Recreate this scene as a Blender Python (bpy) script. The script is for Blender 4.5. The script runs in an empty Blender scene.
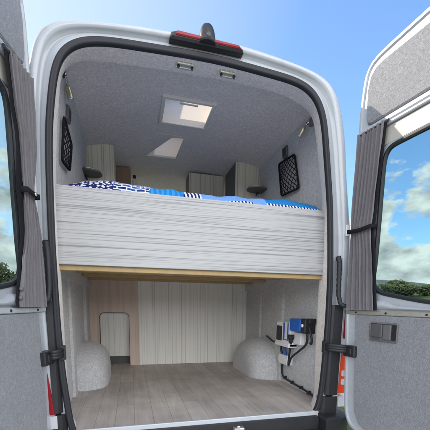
import bpy, bmesh, math, random
from mathutils import Vector, Matrix, noise as mnoise
random.seed(7)
sc = bpy.context.scene
COL = sc.collection
V = Vector

# ------------------------------------------------------------------ materials
def mat(name, col, rough=.6, metal=0, spec=.5, trans=0, ior=1.45, bump=None, mottle=None, coat=0, sheen=0):
    """principled material; bump=(scale, strength, distance), mottle=(scale, amount[, detail])"""
    m = bpy.data.materials.new(name); m.use_nodes = True
    nt = m.node_tree; b = nt.nodes['Principled BSDF']
    b.inputs['Base Color'].default_value = (*col, 1); b.inputs['Roughness'].default_value = rough
    b.inputs['Metallic'].default_value = metal; b.inputs['Specular IOR Level'].default_value = spec
    b.inputs['Transmission Weight'].default_value = trans; b.inputs['IOR'].default_value = ior
    b.inputs['Coat Weight'].default_value = coat
    b.inputs['Sheen Weight'].default_value = sheen
    tc = nt.nodes.new('ShaderNodeTexCoord')
    if mottle:
        last = None
        for i, (s, a) in enumerate(mottle):
            nz = nt.nodes.new('ShaderNodeTexNoise'); nz.inputs['Scale'].default_value = s
            nz.inputs['Detail'].default_value = 4; nz.inputs['Roughness'].default_value = .65
            nt.links.new(tc.outputs['Object'], nz.inputs['Vector'])
            mr = nt.nodes.new('ShaderNodeMapRange'); mr.inputs[1].default_value = .25; mr.inputs[2].default_value = .75
            mr.inputs[3].default_value = 1 - a; mr.inputs[4].default_value = 1 + a
            nt.links.new(nz.outputs['Fac'], mr.inputs[0])
            mx = nt.nodes.new('ShaderNodeVectorMath'); mx.operation = 'SCALE'
            if last is None: mx.inputs[0].default_value = col
            else: nt.links.new(last, mx.inputs[0])
            nt.links.new(mr.outputs[0], mx.inputs['Scale']); last = mx.outputs[0]
        nt.links.new(last, b.inputs['Base Color'])
    if bump:
        nz = nt.nodes.new('ShaderNodeTexNoise'); nz.inputs['Scale'].default_value = bump[0]
        nz.inputs['Detail'].default_value = 3
        nt.links.new(tc.outputs['Object'], nz.inputs['Vector'])
        bp = nt.nodes.new('ShaderNodeBump'); bp.inputs['Strength'].default_value = bump[1]
        bp.inputs['Distance'].default_value = bump[2]
        nt.links.new(nz.outputs['Fac'], bp.inputs['Height']); nt.links.new(bp.outputs[0], b.inputs['Normal'])
    return m

def N(nt, kind, **kw):
    n = nt.nodes.new(kind)
    for k, v in kw.items():
        if k.startswith('i'):
            key = k[1:]; key = int(key) if key.isdigit() else key
            n.inputs[key].default_value = v
        else: setattr(n, k, v)
    return n

def ramp(nt, stops, interp='LINEAR'):
    r = nt.nodes.new('ShaderNodeValToRGB'); r.color_ramp.interpolation = interp
    e = r.color_ramp.elements
    while len(e) < len(stops): e.new(.5)
    for el, (p, c) in zip(e, stops): el.position = p; el.color = (*c, 1)
    return r

def streak_mat(name, axis_scale, light, mid, dark, rough=.45, stops=(.34, .44, .51, .60, .68), dist=.15):
    """printed laminate: irregular fine streaks along one axis"""
    m = bpy.data.materials.new(name); m.use_nodes = True; nt = m.node_tree; L = nt.links.new
    b = nt.nodes['Principled BSDF']; b.inputs['Roughness'].default_value = rough
    tc = N(nt, 'ShaderNodeTexCoord')
    sums = None
    for k, (mul, w) in enumerate(((1, .6), (1.9, .4))):
        mp = N(nt, 'ShaderNodeMapping'); mp.inputs['Scale'].default_value = [a * (mul if a > 5 else 1) for a in axis_scale]
        mp.inputs['Location'].default_value = (3.1 * k, 1.7 * k, 5.3 * k)
        L(tc.outputs['Object'], mp.inputs['Vector'])
        nz = N(nt, 'ShaderNodeTexNoise', iScale=1.0, iDetail=3.0, iRoughness=.6, iDistortion=dist)
        L(mp.outputs[0], nz.inputs['Vector'])
        mu = N(nt, 'ShaderNodeMath', operation='MULTIPLY', i1=w); L(nz.outputs['Fac'], mu.inputs[0])
        if sums is None: sums = mu.outputs[0]
        else:
            ad = N(nt, 'ShaderNodeMath', operation='ADD'); L(sums, ad.inputs[0]); L(mu.outputs[0], ad.inputs[1]); sums = ad.outputs[0]
    r = ramp(nt, list(zip(stops, (dark, mid, light, light, mid))))
    L(sums, r.inputs[0]); L(r.outputs[0], b.inputs['Base Color'])
    return m

M = {}
M['paint'] = mat('white_paint', (.43, .465, .505), .28, spec=.5, coat=.5, mottle=[(3, .03), (40, .02)])
def add_dirt(m, scale, lo, hi, col):
    nt = m.node_tree; b = nt.nodes['Principled BSDF']; src = b.inputs['Base Color'].links[0].from_socket
    tc = nt.nodes.new('ShaderNodeTexCoord'); nz = nt.nodes.new('ShaderNodeTexNoise'); nz.inputs['Scale'].default_value = scale; nz.inputs['Detail'].default_value = 9; nz.inputs['Roughness'].default_value = .75
    nt.links.new(tc.outputs['Object'], nz.inputs['Vector'])
    mr = nt.nodes.new('ShaderNodeMapRange'); mr.inputs[1].default_value = lo; mr.inputs[2].default_value = hi; mr.inputs[4].default_value = .45; nt.links.new(nz.outputs['Fac'], mr.inputs[0])
    mx = nt.nodes.new('ShaderNodeMix'); mx.data_type = 'RGBA'; mx.inputs[7].default_value = (*col, 1)
    nt.links.new(mr.outputs[0], mx.inputs[0]); nt.links.new(src, mx.inputs[6]); nt.links.new(mx.outputs[2], b.inputs['Base Color'])
    mr2 = nt.nodes.new('ShaderNodeMapRange'); mr2.inputs[1].default_value = .3; mr2.inputs[2].default_value = .7; mr2.inputs[3].default_value = .2; mr2.inputs[4].default_value = .42
    nt.links.new(nz.outputs['Fac'], mr2.inputs[0]); nt.links.new(mr2.outputs[0], b.inputs['Roughness'])
add_dirt(M['paint'], 5.0, .56, .72, (.25, .22, .18))
M['cavity_paint'] = mat('door_jamb_paint', (.44, .43, .385), .38, mottle=[(5, .06), (60, .05)])
M['rubber'] = mat('black_rubber', (.018, .02, .026), .55, bump=(90, .15, .002))
M['plastic'] = mat('black_plastic', (.02, .021, .025), .45, bump=(400, .15, .001), mottle=[(12, .2)])
M['dark_grey'] = mat('dark_grey_plastic', (.085, .085, .09), .5, bump=(300, .1, .001))
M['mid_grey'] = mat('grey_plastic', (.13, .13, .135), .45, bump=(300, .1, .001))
M['carpet'] = mat('grey_lining_carpet', (.54, .545, .565), .95, spec=.1, bump=(220, .7, .004), mottle=[(150, .34), (45, .16), (2.5, .07)], sheen=.2)
M['ceiling'] = mat('ceiling_carpet', (.75, .70, .665), .95, spec=.1, bump=(220, .6, .004), mottle=[(150, .32), (50, .14), (2, .08)], sheen=.2)
M['door_carpet'] = mat('door_lining_carpet', (.235, .245, .265), .95, spec=.1, bump=(170, .9, .004), mottle=[(190, .30), (70, .18), (4, .06)], sheen=.25)
M['white_plastic'] = mat('white_plastic', (.84, .85, .86), .4, mottle=[(9, .04)])
M['blue'] = mat('blue_case', (.015, .13, .55), .4, mottle=[(30, .12)])
M['label_blue'] = mat('label_blue', (.03, .10, .45), .5)
M['chrome'] = mat('polished_metal', (.75, .74, .70), .18, metal=1)
M['brass'] = mat('brushed_lamp_metal', (.72, .64, .48), .28, metal=1)
M['zinc'] = mat('zinc_plate', (.78, .76, .68), .3, metal=.8, mottle=[(40, .1)])
M['red'] = mat('red_lens', (.26, .008, .018), .3, coat=.15)
M['orange'] = mat('orange_red_lens', (.62, .05, .015), .18, coat=.5)
M['clear'] = mat('clear_lens', (.55, .57, .60), .15, coat=.4)
M['curtain'] = mat('grey_curtain_fabric', (.165, .155, .167), .9, spec=.15, bump=(500, .25, .001), mottle=[(60, .08), (6, .06)], sheen=.3)
M['black_fabric'] = mat('black_fabric', (.015, .015, .018), .9, spec=.1)
M['pine'] = mat('pine_timber', (.40, .285, .14), .6, mottle=[(25, .1)])
M['bed_panel'] = streak_mat('striped_laminate_across', (.8, 12, 100), (.40, .405, .41), (.305, .31, .318), (.185, .19, .20), stops=(.40, .445, .485, .545, .60), dist=.05)
M['stripe'] = streak_mat('striped_laminate_upright', (80, 80, .5), (.82, .82, .80), (.70, .695, .665), (.50, .495, .47), stops=(.37, .435, .49, .56, .62), dist=.05)
M['cab_stripe'] = streak_mat('striped_laminate_warm_lit', (62, 62, .5), (.86, .80, .66), (.70, .645, .53), (.36, .335, .27))  # same laminate, with the warm interior light put into its beige
M['oak'] = streak_mat('brown_oak_board', (22, 22, 1.2), (.66, .535, .46), (.60, .485, .415), (.50, .40, .34))
M['brown'] = streak_mat('brown_board', (16, 16, 1.0), (.40, .27, .19), (.36, .24, .17), (.29, .19, .135))
M['tyre'] = mat('tyre_rubber', (.02, .02, .02), .8)
M['steel'] = mat('wheel_steel', (.35, .35, .36), .4, metal=.7)
M['frame_white'] = mat('skylight_frame', (.70, .67, .62), .5)

def glass_mat(name, tint, rough=0.0, refl=.06):
    m = bpy.data.materials.new(name); m.use_nodes = True; nt = m.node_tree
    for n in list(nt.nodes): nt.nodes.remove(n)
    o = N(nt, 'ShaderNodeOutputMaterial'); t = N(nt, 'ShaderNodeBsdfTransparent'); g = N(nt, 'ShaderNodeBsdfGlossy')
    t.inputs[0].default_value = (*tint, 1); g.inputs['Roughness'].default_value = rough
    mx = N(nt, 'ShaderNodeMixShader'); lw = N(nt, 'ShaderNodeLayerWeight', iBlend=.5); pw = N(nt, 'ShaderNodeMath', operation='POWER', i1=5.0); ml = N(nt, 'ShaderNodeMath', operation='MULTIPLY_ADD', i1=.6, i2=.02)
    nt.links.new(lw.outputs['Facing'], pw.inputs[0]); nt.links.new(pw.outputs[0], ml.inputs[0]); nt.links.new(ml.outputs[0], mx.inputs[0]); nt.links.new(t.outputs[0], mx.inputs[1]); nt.links.new(g.outputs[0], mx.inputs[2])
    nt.links.new(mx.outputs[0], o.inputs[0]); return m
M['glass'] = glass_mat('tinted_window_glass', (.69, .79, .785))
M['clear_glass'] = glass_mat('clear_window_glass', (.9, .93, .92))

def blind_mat():
    m = bpy.data.materials.new('translucent_blind'); m.use_nodes = True; nt = m.node_tree
    b = nt.nodes['Principled BSDF']; o = nt.nodes['Material Output']
    b.inputs['Base Color'].default_value = (.8, .78, .76, 1); b.inputs['Roughness'].default_value = .6
    t = N(nt, 'ShaderNodeBsdfTranslucent'); t.inputs[0].default_value = (.85, .73, .66, 1)
    mx = N(nt, 'ShaderNodeMixShader'); mx.inputs[0].default_value = .6
    nt.links.new(b.outputs[0], mx.inputs[1]); nt.links.new(t.outputs[0], mx.inputs[2]); nt.links.new(mx.outputs[0], o.inputs[0])
    return m
M['blind'] = blind_mat()

def floor_mat():
    m = bpy.data.materials.new('plank_vinyl'); m.use_nodes = True; nt = m.node_tree; L = nt.links.new
    b = nt.nodes['Principled BSDF']; b.inputs['Roughness'].default_value = .5
    tc = N(nt, 'ShaderNodeTexCoord')
    mp = N(nt, 'ShaderNodeMapping'); mp.inputs['Rotation'].default_value = (0, 0, math.pi / 2)
    L(tc.outputs['Object'], mp.inputs['Vector'])
    br = N(nt, 'ShaderNodeTexBrick'); br.offset = .37; br.inputs['Scale'].default_value = 1
    br.inputs['Brick Width'].default_value = .62; br.inputs['Row Height'].default_value = .105
    br.inputs['Mortar Size'].default_value = .0012; br.inputs['Bias'].default_value = 0
    br.inputs['Color1'].default_value = (.40, .36, .325, 1); br.inputs['Color2'].default_value = (.50, .455, .41, 1)
    br.inputs['Mortar'].default_value = (.20, .175, .15, 1)
    L(mp.outputs[0], br.inputs['Vector'])
    m2 = N(nt, 'ShaderNodeMapping'); m2.inputs['Scale'].default_value = (30, 2.2, 1)
    L(tc.outputs['Object'], m2.inputs['Vector'])
    nz = N(nt, 'ShaderNodeTexNoise', iScale=1.0, iDetail=5.0, iRoughness=.65, iDistortion=.6); L(m2.outputs[0], nz.inputs['Vector'])
    n3 = N(nt, 'ShaderNodeTexNoise', iScale=5.0, iDetail=3.0); L(tc.outputs['Object'], n3.inputs['Vector'])
    ad = N(nt, 'ShaderNodeMath', operation='ADD'); L(nz.outputs['Fac'], ad.inputs[0]); L(n3.outputs['Fac'], ad.inputs[1])
    mr = N(nt, 'ShaderNodeMapRange'); mr.inputs[1].default_value = .65; mr.inputs[2].default_value = 1.35
    mr.inputs[3].default_value = .72; mr.inputs[4].default_value = 1.27
    L(ad.outputs[0], mr.inputs[0])
    sc_ = N(nt, 'ShaderNodeVectorMath', operation='SCALE'); L(br.outputs['Color'], sc_.inputs[0]); L(mr.outputs[0], sc_.inputs['Scale'])
    L(sc_.outputs[0], b.inputs['Base Color'])
    return m
M['floor'] = floor_mat()

def quilt_mats():
    out = []
    def base(name):
        m = bpy.data.materials.new(name); m.use_nodes = True; nt = m.node_tree
        b = nt.nodes['Principled BSDF']; b.inputs['Roughness'].default_value = .9; b.inputs['Specular IOR Level'].default_value = .15
        tc = N(nt, 'ShaderNodeTexCoord'); return m, nt, b, tc
    navy, white, mid, bright, pale = (.012, .018, .11), (.68, .70, .78), (.03, .10, .36), (.015, .20, .52), (.16, .33, .70)
    # 0 leaf pattern: white blotches on navy
    m, nt, b, tc = base('quilt_leaf_print')
    vo = N(nt, 'ShaderNodeTexVoronoi', iScale=64.0); nt.links.new(tc.outputs['Object'], vo.inputs['Vector'])
    r = ramp(nt, [(.0, white), (.42, white), (.5, navy)]); nt.links.new(vo.outputs['Distance'], r.inputs[0]); nt.links.new(r.outputs[0], b.inputs['Base Color']); out.append(m)
    # 1 brick like lines
    m, nt, b, tc = base('quilt_maze_print')
    mp = N(nt, 'ShaderNodeMapping'); mp.inputs['Scale'].default_value = (1, 1, 1); nt.links.new(tc.outputs['Object'], mp.inputs[0])
    br = N(nt, 'ShaderNodeTexBrick'); br.inputs['Scale'].default_value = 1; br.inputs['Brick Width'].default_value = .048; br.inputs['Row Height'].default_value = .020
    br.inputs['Mortar Size'].default_value = .0035; br.inputs['Color1'].default_value = (*mid, 1); br.inputs['Color2'].default_value = (*navy, 1); br.inputs['Mortar'].default_value = (*white, 1)
    nt.links.new(mp.outputs[0], br.inputs['Vector']); nt.links.new(br.outputs['Color'], b.inputs['Base Color']); out.append(m)
    # 2 bright blue with soft bands, 3 navy/white edging stripes
    for nm, a, c, sc_ in (('quilt_bright_band', bright, (.04, .28, .72), 11.0), ('quilt_edge_stripe', navy, white, 15.0)):
        m, nt, b, tc = base(nm)
        wv = N(nt, 'ShaderNodeTexWave', iScale=sc_, iDistortion=1.6); wv.bands_direction = 'X'
        nt.links.new(tc.outputs['Object'], wv.inputs['Vector'])
        r = ramp(nt, [(.40, a), (.60, c)]); nt.links.new(wv.outputs['Fac'], r.inputs[0]); nt.links.new(r.outputs[0], b.inputs['Base Color']); out.append(m)
    # 4 pale blue, 5 plain bright blue
    for nm, c in (('quilt_pale_blue', pale), ('quilt_plain_blue', bright)):
        out.append(mat(nm, c, .9, spec=.15, mottle=[(40, .12)]))
    return out
QUILT = quilt_mats()

# ------------------------------------------------------------------ mesh builder
class MB:
    def __init__(s): s.v = []; s.f = []; s.mi = []; s.sm = []
    def vert(s, p): s.v.append(V(p)); return len(s.v) - 1
    def face(s, idx, mi=0, sm=False): s.f.append(tuple(idx)); s.mi.append(mi); s.sm.append(sm)
    def quad(s, a, b, c, d, mi=0): i = [s.vert(p) for p in (a, b, c, d)]; s.face(i, mi)
    def box(s, lo, hi, T=None, mi=0):
        x0, y0, z0 = lo; x1, y1, z1 = hi
        P = [(x0, y0, z0), (x1, y0, z0), (x1, y1, z0), (x0, y1, z0), (x0, y0, z1), (x1, y0, z1), (x1, y1, z1), (x0, y1, z1)]
        if T: P = [T(*p) for p in P]
        i = [s.vert(p) for p in P]
        for f in ((0, 3, 2, 1), (4, 5, 6, 7), (0, 1, 5, 4), (1, 2, 6, 5), (2, 3, 7, 6), (3, 0, 4, 7)): s.face([i[k] for k in f], mi)
    def prism(s, poly, n0, n1, T, bev=0.0, mi=0):
        """poly in (a,b) plane, extruded n0..n1 via T(a,n,b); n0 = front face, bevelled by bev"""
        cx = sum(p[0] for p in poly) / len(poly); cy = sum(p[1] for p in poly) / len(poly)
        sg = 1 if n1 > n0 else -1
        rings = []
        if bev:
            ins = inset(poly, bev)
            rings = [(ins, n0), (poly, n0 + sg * bev), (poly, n1)]
        else: rings = [(poly, n0), (poly, n1)]
        ids = [[s.vert(T(a, n, b)) for a, b in pl] for pl, n in rings]
        k = len(poly)
        for r0, r1 in zip(ids, ids[1:]):
            for i in range(k): s.face((r0[i], r0[(i + 1) % k], r1[(i + 1) % k], r1[i]), mi)
        s.face(ids[0][::-1], mi); s.face(ids[-1], mi)
    def tube(s, pts, r, n=8, closed=False, mi=0, sm=True, cap=True):
        pts = [V(p) for p in pts]; k = len(pts)
        rr = r if isinstance(r, (list, tuple)) else [r] * k
        rings = []; up = None
        for i, p in enumerate(pts):
            a = pts[(i - 1) % k] if (closed or i > 0) else p
            b = pts[(i + 1) % k] if (closed or i < k - 1) else p
            t = (b - a).normalized()
            if up is None:
                up = V((0, 0, 1)) if abs(t.z) < .9 else V((0, 1, 0))
            u = (up - t * up.dot(t))
            if u.length < 1e-5: u = t.orthogonal()
            u.normalize(); w = t.cross(u); up = u
            rings.append([s.vert(p + (u * math.cos(2 * math.pi * j / n) + w * math.sin(2 * math.pi * j / n)) * rr[i]) for j in range(n)])
        for i in range(k if closed else k - 1):
            A, B = rings[i], rings[(i + 1) % k]
            for j in range(n): s.face((A[j], A[(j + 1) % n], B[(j + 1) % n], B[j]), mi, sm)
        if cap and not closed: s.face(rings[0][::-1], mi); s.face(rings[-1], mi)
    def rings(s, loops, closed=True, mi=0, sm=True, skip=None):
        ids = [[s.vert(p) for p in lp] for lp in loops]; k = len(loops[0])
        for a, (r0, r1) in enumerate(zip(ids, ids[1:])):
            for i in range(k if closed else k - 1):
                if skip and skip(a, i): continue
                s.face((r0[i], r0[(i + 1) % k], r1[(i + 1) % k], r1[i]), mi, sm)
        return ids
    def lathe(s, prof, o, axis, n=20, mi=0, sm=True):
        """prof [(r, h)], around axis through o"""
        axis = V(axis).normalized(); u = axis.orthogonal().normalized(); w = axis.cross(u); o = V(o)
        loops = [[o + axis * h + (u * math.cos(2 * math.pi * j / n) + w * math.sin(2 * math.pi * j / n)) * r for j in range(n)] for r, h in prof]
        ids = s.rings(loops, mi=mi, sm=sm)
        s.face(ids[0][::-1], mi); s.face(ids[-1], mi)
    def build(s, name, mats, parent=None, origin=None, bevel=None, recalc=True, label=None, cat=None, group=None, kind=None, solid=None, sub=0):
        wo = V(origin) if origin is not None else (V(parent['_o']) if parent is not None else V((0, 0, 0)))
        me = bpy.data.meshes.new(name); me.from_pydata([tuple(p - wo) for p in s.v], [], s.f)
        mats = mats if isinstance(mats, (list, tuple)) else [mats]
        for m in mats: me.materials.append(m)
        for p, mi, sm in zip(me.polygons, s.mi, s.sm): p.material_index = mi; p.use_smooth = sm
        if recalc:
            bm = bmesh.new(); bm.from_mesh(me); bmesh.ops.recalc_face_normals(bm, faces=bm.faces); bm.to_mesh(me); bm.free()
        o = bpy.data.objects.new(name, me); COL.objects.link(o)
        if parent is not None:
            o.parent = parent; o.location = wo - V(parent['_o'])
        else: o.location = wo
        o['_o'] = tuple(wo)
        if solid:
            md = o.modifiers.new('thickness', 'SOLIDIFY'); md.thickness = solid; md.offset = 0
        if bevel:
            md = o.modifiers.new('bevel', 'BEVEL'); md.width = bevel; md.segments = 2; md.limit_method = 'ANGLE'; md.angle_limit = math.radians(40)
        if sub:
            md = o.modifiers.new('smooth', 'SUBSURF'); md.levels = sub; md.render_levels = sub
        tag(o, label, cat, group, kind)
        return o

def tag(o, label=None, cat=None, group=None, kind=None):
    if label: o['label'] = label
    if cat: o['category'] = cat
    if group: o['group'] = group
    if kind: o['kind'] = kind
    return o

def thing(name, loc, label, cat, group=None):
    o = bpy.data.objects.new(name, None); COL.objects.link(o); o.location = loc; o['_o'] = tuple(loc)
    o.empty_display_size = .1
    return tag(o, label, cat, group)

def inset(poly, d):
    """offset a closed polygon inwards by d (mitred)"""
    k = len(poly); A = sum(poly[i][0] * poly[(i + 1) % k][1] - poly[(i + 1) % k][0] * poly[i][1] for i in range(k))
    s = 1 if A > 0 else -1; out = []
    for i in range(k):
        p0, p, p1 = V((*poly[i - 1], 0)), V((*poly[i], 0)), V((*poly[(i + 1) % k], 0))
        a = (p - p0); b = (p1 - p)
        if a.length < 1e-7: a = b
        if b.length < 1e-7: b = a
        a.normalize(); b.normalize()
        na, nb = V((-a.y, a.x, 0)) * s, V((-b.y, b.x, 0)) * s
        m = na + nb
        if m.length < 1e-5: m = na
        m.normalize(); c = max(.4, m.dot(na)); q = p + m * (d / c); out.append((q.x, q.y))
    return out

def rrect(x0, z0, x1, z1, r, n=6):
    rs = r if isinstance(r, (list, tuple)) else [r] * 4     # bl, br, tr, tl
    out = []
    for (cx, cz, a0, rr) in ((x0 + rs[0], z0 + rs[0], 180, rs[0]), (x1 - rs[1], z0 + rs[1], 270, rs[1]), (x1 - rs[2], z1 - rs[2], 0, rs[2]), (x0 + rs[3], z1 - rs[3], 90, rs[3])):
        if rr < 1e-6: out.append((cx, cz)); continue
        for k in range(n + 1):
            a = math.radians(a0 + 90 * k / n); out.append((cx + rr * math.cos(a), cz + rr * math.sin(a)))
    return out

def smooth_loop(pts, n):
    """closed Catmull-Rom through 2D points, n samples per span"""
    k = len(pts); out = []
    for i in range(k):
        p0, p1, p2, p3 = (V((*pts[(i + j) % k], 0)) for j in (-1, 0, 1, 2))
        for j in range(n):
            t = j / n
            q = .5 * ((2 * p1) + (p2 - p0) * t + (2 * p0 - 5 * p1 + 4 * p2 - p3) * t * t + (3 * p1 - p0 - 3 * p2 + p3) * t ** 3)
            out.append((q.x, q.y))
    return out

def ray_hit(poly, c, ang):
    d = (math.cos(ang), math.sin(ang)); best = None; k = len(poly)
    for i in range(k):
        ax, ay = poly[i][0] - c[0], poly[i][1] - c[1]; bx, by = poly[(i + 1) % k][0] - c[0], poly[(i + 1) % k][1] - c[1]
        ex, ey = bx - ax, by - ay; den = d[0] * ey - d[1] * ex
        if abs(den) < 1e-12: continue
        t = (ax * ey - ay * ex) / den; u = (ax * d[1] - ay * d[0]) / den
        if t > 0 and -1e-6 <= u <= 1 + 1e-6 and (best is None or t < best): best = t
    return (c[0] + d[0] * best, c[1] + d[1] * best)

def by_angle(polys, c, extra=0):
    angs = set()
    for p in polys:
        for q in p: angs.add(round(math.atan2(q[1] - c[1], q[0] - c[0]), 3))
    angs = sorted(angs)
    return [[ray_hit(p, c, a) for a in angs] for p in polys]

# ------------------------------------------------------------------ campervan
G = -.68                                                   # ground level below the van floor
van = thing('campervan', (0, 1.6, G), 'white high roof campervan with both rear doors wide open and a raised bed inside', 'campervan')

seal_pts = [(-.60, -.062), (-.69, -.055), (-.722, 0), (-.738, .15), (-.752, .31), (-.760, .5), (-.763, .71), (-.763, 1.0), (-.752, 1.37), (-.735, 1.53), (-.722, 1.61),
            (-.706, 1.69), (-.679, 1.738), (-.632, 1.776), (-.53, 1.802), (-.356, 1.814), (0, 1.827), (.349, 1.812), (.436, 1.805), (.513, 1.789), (.563, 1.754),
            (.591, 1.705), (.612, 1.652), (.634, 1.52), (.660, 1.36), (.684, 1.193), (.712, .85), (.718, .6), (.717, .493), (.712, .28), (.700, .09), (.672, -.025), (.62, -.055), (.5, -.062)]
def relax(pl, it, step=.02):
    '''resample a closed loop evenly and average out kinks'''
    k = len(pl); seg = [math.dist(pl[i], pl[(i + 1) % k]) for i in range(k)]; tot = sum(seg); n = int(tot / step); out = []; i = 0; acc = 0
    for j in range(n):
        d = tot * j / n
        while acc + seg[i] < d: acc += seg[i]; i += 1
        t = (d - acc) / seg[i]; a, b = pl[i], pl[(i + 1) % k]; out.append((a[0] + (b[0] - a[0]) * t, a[1] + (b[1] - a[1]) * t))
    for q in range(it): out = [((out[j - 1][0] + 2 * out[j][0] + out[(j + 1) % n][0]) / 4, (out[j - 1][1] + 2 * out[j][1] + out[(j + 1) % n][1]) / 4) for j in range(n)]
    return out
SEAL_IN = relax(smooth_loop(seal_pts, 3), 14)
SEAL_OUT = inset(SEAL_IN, -.027)
outer_pts = [(-.78, -.10), (-.835, .02), (-.85, .3), (-.862, .6), (-.862, .9), (-.85, 1.25), (-.842, 1.5), (-.826, 1.702), (-.783, 1.818), (-.744, 1.846), (-.691, 1.868), (-.529, 1.892), (-.353, 1.910), (-.224, 1.916),
             (0, 1.928), (.159, 1.927), (.355, 1.910), (.506, 1.891), (.609, 1.87), (.669, 1.838), (.709, 1.78), (.743, 1.682), (.770, 1.57), (.790, 1.42), (.812, 1.28), (.842, 1.12), (.856, .93), (.858, .6), (.850, .3), (.835, .02), (.78, -.10), (.3, -.11), (-.3, -.11)]
OUTER = relax(smooth_loop(outer_pts, 3), 10)
CEN = (-.03, .9)
si, so, ou = by_angle([SEAL_IN, SEAL_OUT, OUTER], CEN)
def lerp2(A, B, t): return [(a[0] + (b[0] - a[0]) * t, a[1] + (b[1] - a[1]) * t) for a, b in zip(A, B)]
def scale2(A, d): return [(p[0] + (1 if p[0] > 0 else -.25) * d * min(1, abs(p[0]) / .5), p[1] + d * (1 if p[1] > 1.5 else 0)) for p in A]
mb = MB()
prof = [(-.02, .012), (.0, .012), (.28, .012), (.34, .022), (.46, .024), (.52, .004), (.60, -.004), (.80, -.006), (.93, .004), (.985, .02), (1.0, .035)]
loops = [[(x, y, z) for x, z in lerp2(so, ou, t)] for t, y in prof]
big1, big2 = scale2(ou, .03), scale2(ou, .06)
ysec = [.10, .2, .5, 1.0, 1.6, 2.1, 3.1, 3.35]
loops += [[(x, .065, z) for x, z in scale2(ou, .012)], [(x, ysec[0], z) for x, z in big1]] + [[(x, y, z) for x, z in big2] for y in ysec[1:]]
SKY = [(-.18, .12, .525, .79)]                              # roof window opening x0,x1,y0,y1
nlo = len(prof)
def shell_skip(a, i):
    y0 = loops[a][i][1]; y1 = loops[a + 1][i][1]; p = loops[a + 1][i]; q = loops[a + 1][(i + 1) % len(ou)]
    xm, zm = (p[0] + q[0]) / 2, (p[2] + q[2]) / 2
    if zm > 1.86 and abs(xm) < .62 and .15 < (y0 + y1) / 2 < 1.9 and y1 <= 1.61: return True      # roof is its own skin below, with the roof window and sun patch panel cut out
    if y0 > 2.0 and y1 < 3.2 and abs(xm) > .6 and .75 < zm < 1.5: return True        # side window
    return False
mb.rings(loops, skip=shell_skip)
# front bulkhead with the windscreen opening
ws = rrect(-.74, .66, .74, 1.72, .12)
fo, wi = by_angle([[(p[0], p[1]) for p in big2], ws], (0, 1.1))
mb.rings([[(x, 3.35, z) for x, z in fo], [(x, 3.38, z) for x, z in wi]], sm=False)
mb.build('body_shell', M['paint'], van, solid=None)
def sheet_with_holes(mb, x0, x1, y0, y1, z, holes, curve=None, nx=10, thick=None):
    xs = sorted({x0, x1, *[h[0] for h in holes], *[h[1] for h in holes], *[x0 + (x1 - x0) * i / nx for i in range(nx + 1)]})
    ys = sorted({y0, y1, *[h[2] for h in holes], *[h[3] for h in holes], *[y0 + (y1 - y0) * i / 8 for i in range(9)]})
    ids = {}
    def vv(x, y):
        if (x, y) not in ids: ids[(x, y)] = mb.vert((x, y, z + (curve(x) if curve else 0)))
        return ids[(x, y)]
    for a, b in zip(xs, xs[1:]):
        for c, d in zip(ys, ys[1:]):
            mx_, my = (a + b) / 2, (c + d) / 2
            if any(h[0] < mx_ < h[1] and h[2] < my < h[3] for h in holes): continue
            mb.face((vv(a, c), vv(b, c), vv(b, d), vv(a, d)), 0, True)
mb = MB(); BL2 = (-.275, .012, .985, 1.372)  # BL2: hole over the added sun patch panel
sheet_with_holes(mb, -.66, .66, .19, 1.62, 2.0, SKY + [BL2], curve=lambda x: -.09 * (abs(x) / .66) ** 2.2)
mb.build('roof_skin', M['paint'], van)

# black rubber door seal
mb = MB()
sm_ = lerp2(by_angle([SEAL_IN], CEN)[0], by_angle([SEAL_IN], CEN)[0], 0)
mid = inset(SEAL_IN, -.016)
N1 = len(mid)
ringl = []
for d, y in ((-.029, .016), (-.028, .0), (-.024, -.006), (-.017, -.007), (-.012, -.004), (-.006, -.008), (.000, -.004), (.002, .004), (.0, .02)):
    ringl.append([(x, y, z) for x, z in inset(SEAL_IN, d)])
mb.rings(ringl)
mb.build('door_seal', M['rubber'], van)

# carpeted trim between the seal and the inside walls
rec_pts = [(-.60, -.045), (-.72, -.03), (-.765, .05), (-.77, .31), (-.772, .6), (-.772, 1.0), (-.77, 1.25), (-.752, 1.5), (-.736, 1.62), (-.724, 1.728), (-.697, 1.772), (-.646, 1.803), (-.543, 1.82), (-.3, 1.834), (0, 1.843), (.25, 1.842),
           (.422, 1.833), (.517, 1.812), (.603, 1.778), (.637, 1.748), (.66, 1.66), (.692, 1.5), (.735, 1.25), (.742, .9), (.744, .6), (.748, .3), (.755, .05), (.72, -.03), (.60, -.045)]
REC = relax(smooth_loop(rec_pts, 3), 8)
si2, re2 = by_angle([SEAL_IN, REC], CEN)
keep = [i for i, p in enumerate(si2) if p[1] > -.012]
# order the open strip so that it starts and ends at the sill
k0 = next(i for i in range(len(si2)) if si2[i][1] > -.012 and si2[i - 1][1] <= -.012)
order = [(k0 + j) % len(si2) for j in range(len(si2)) if si2[(k0 + j) % len(si2)][1] > -.012]
def strip(t, y, ex=0): return [(lambda p: (p[0] + ex * (1 if p[0] > 0 else -1) * min(1, abs(p[0]) / .4), y, p[1] + (ex if p[1] > 1.5 else 0)))(lerp2([si2[i]], [re2[i]], t)[0]) for i in order]
mb = MB()
mb.rings([strip(0, .012), strip(.12, .03), strip(.55, .09), strip(.9, .135), strip(1, .15), strip(1, .163, .012), strip(1, .166, .055)], closed=False)
mb.build('opening_trim', M['ceiling'], van)

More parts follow.
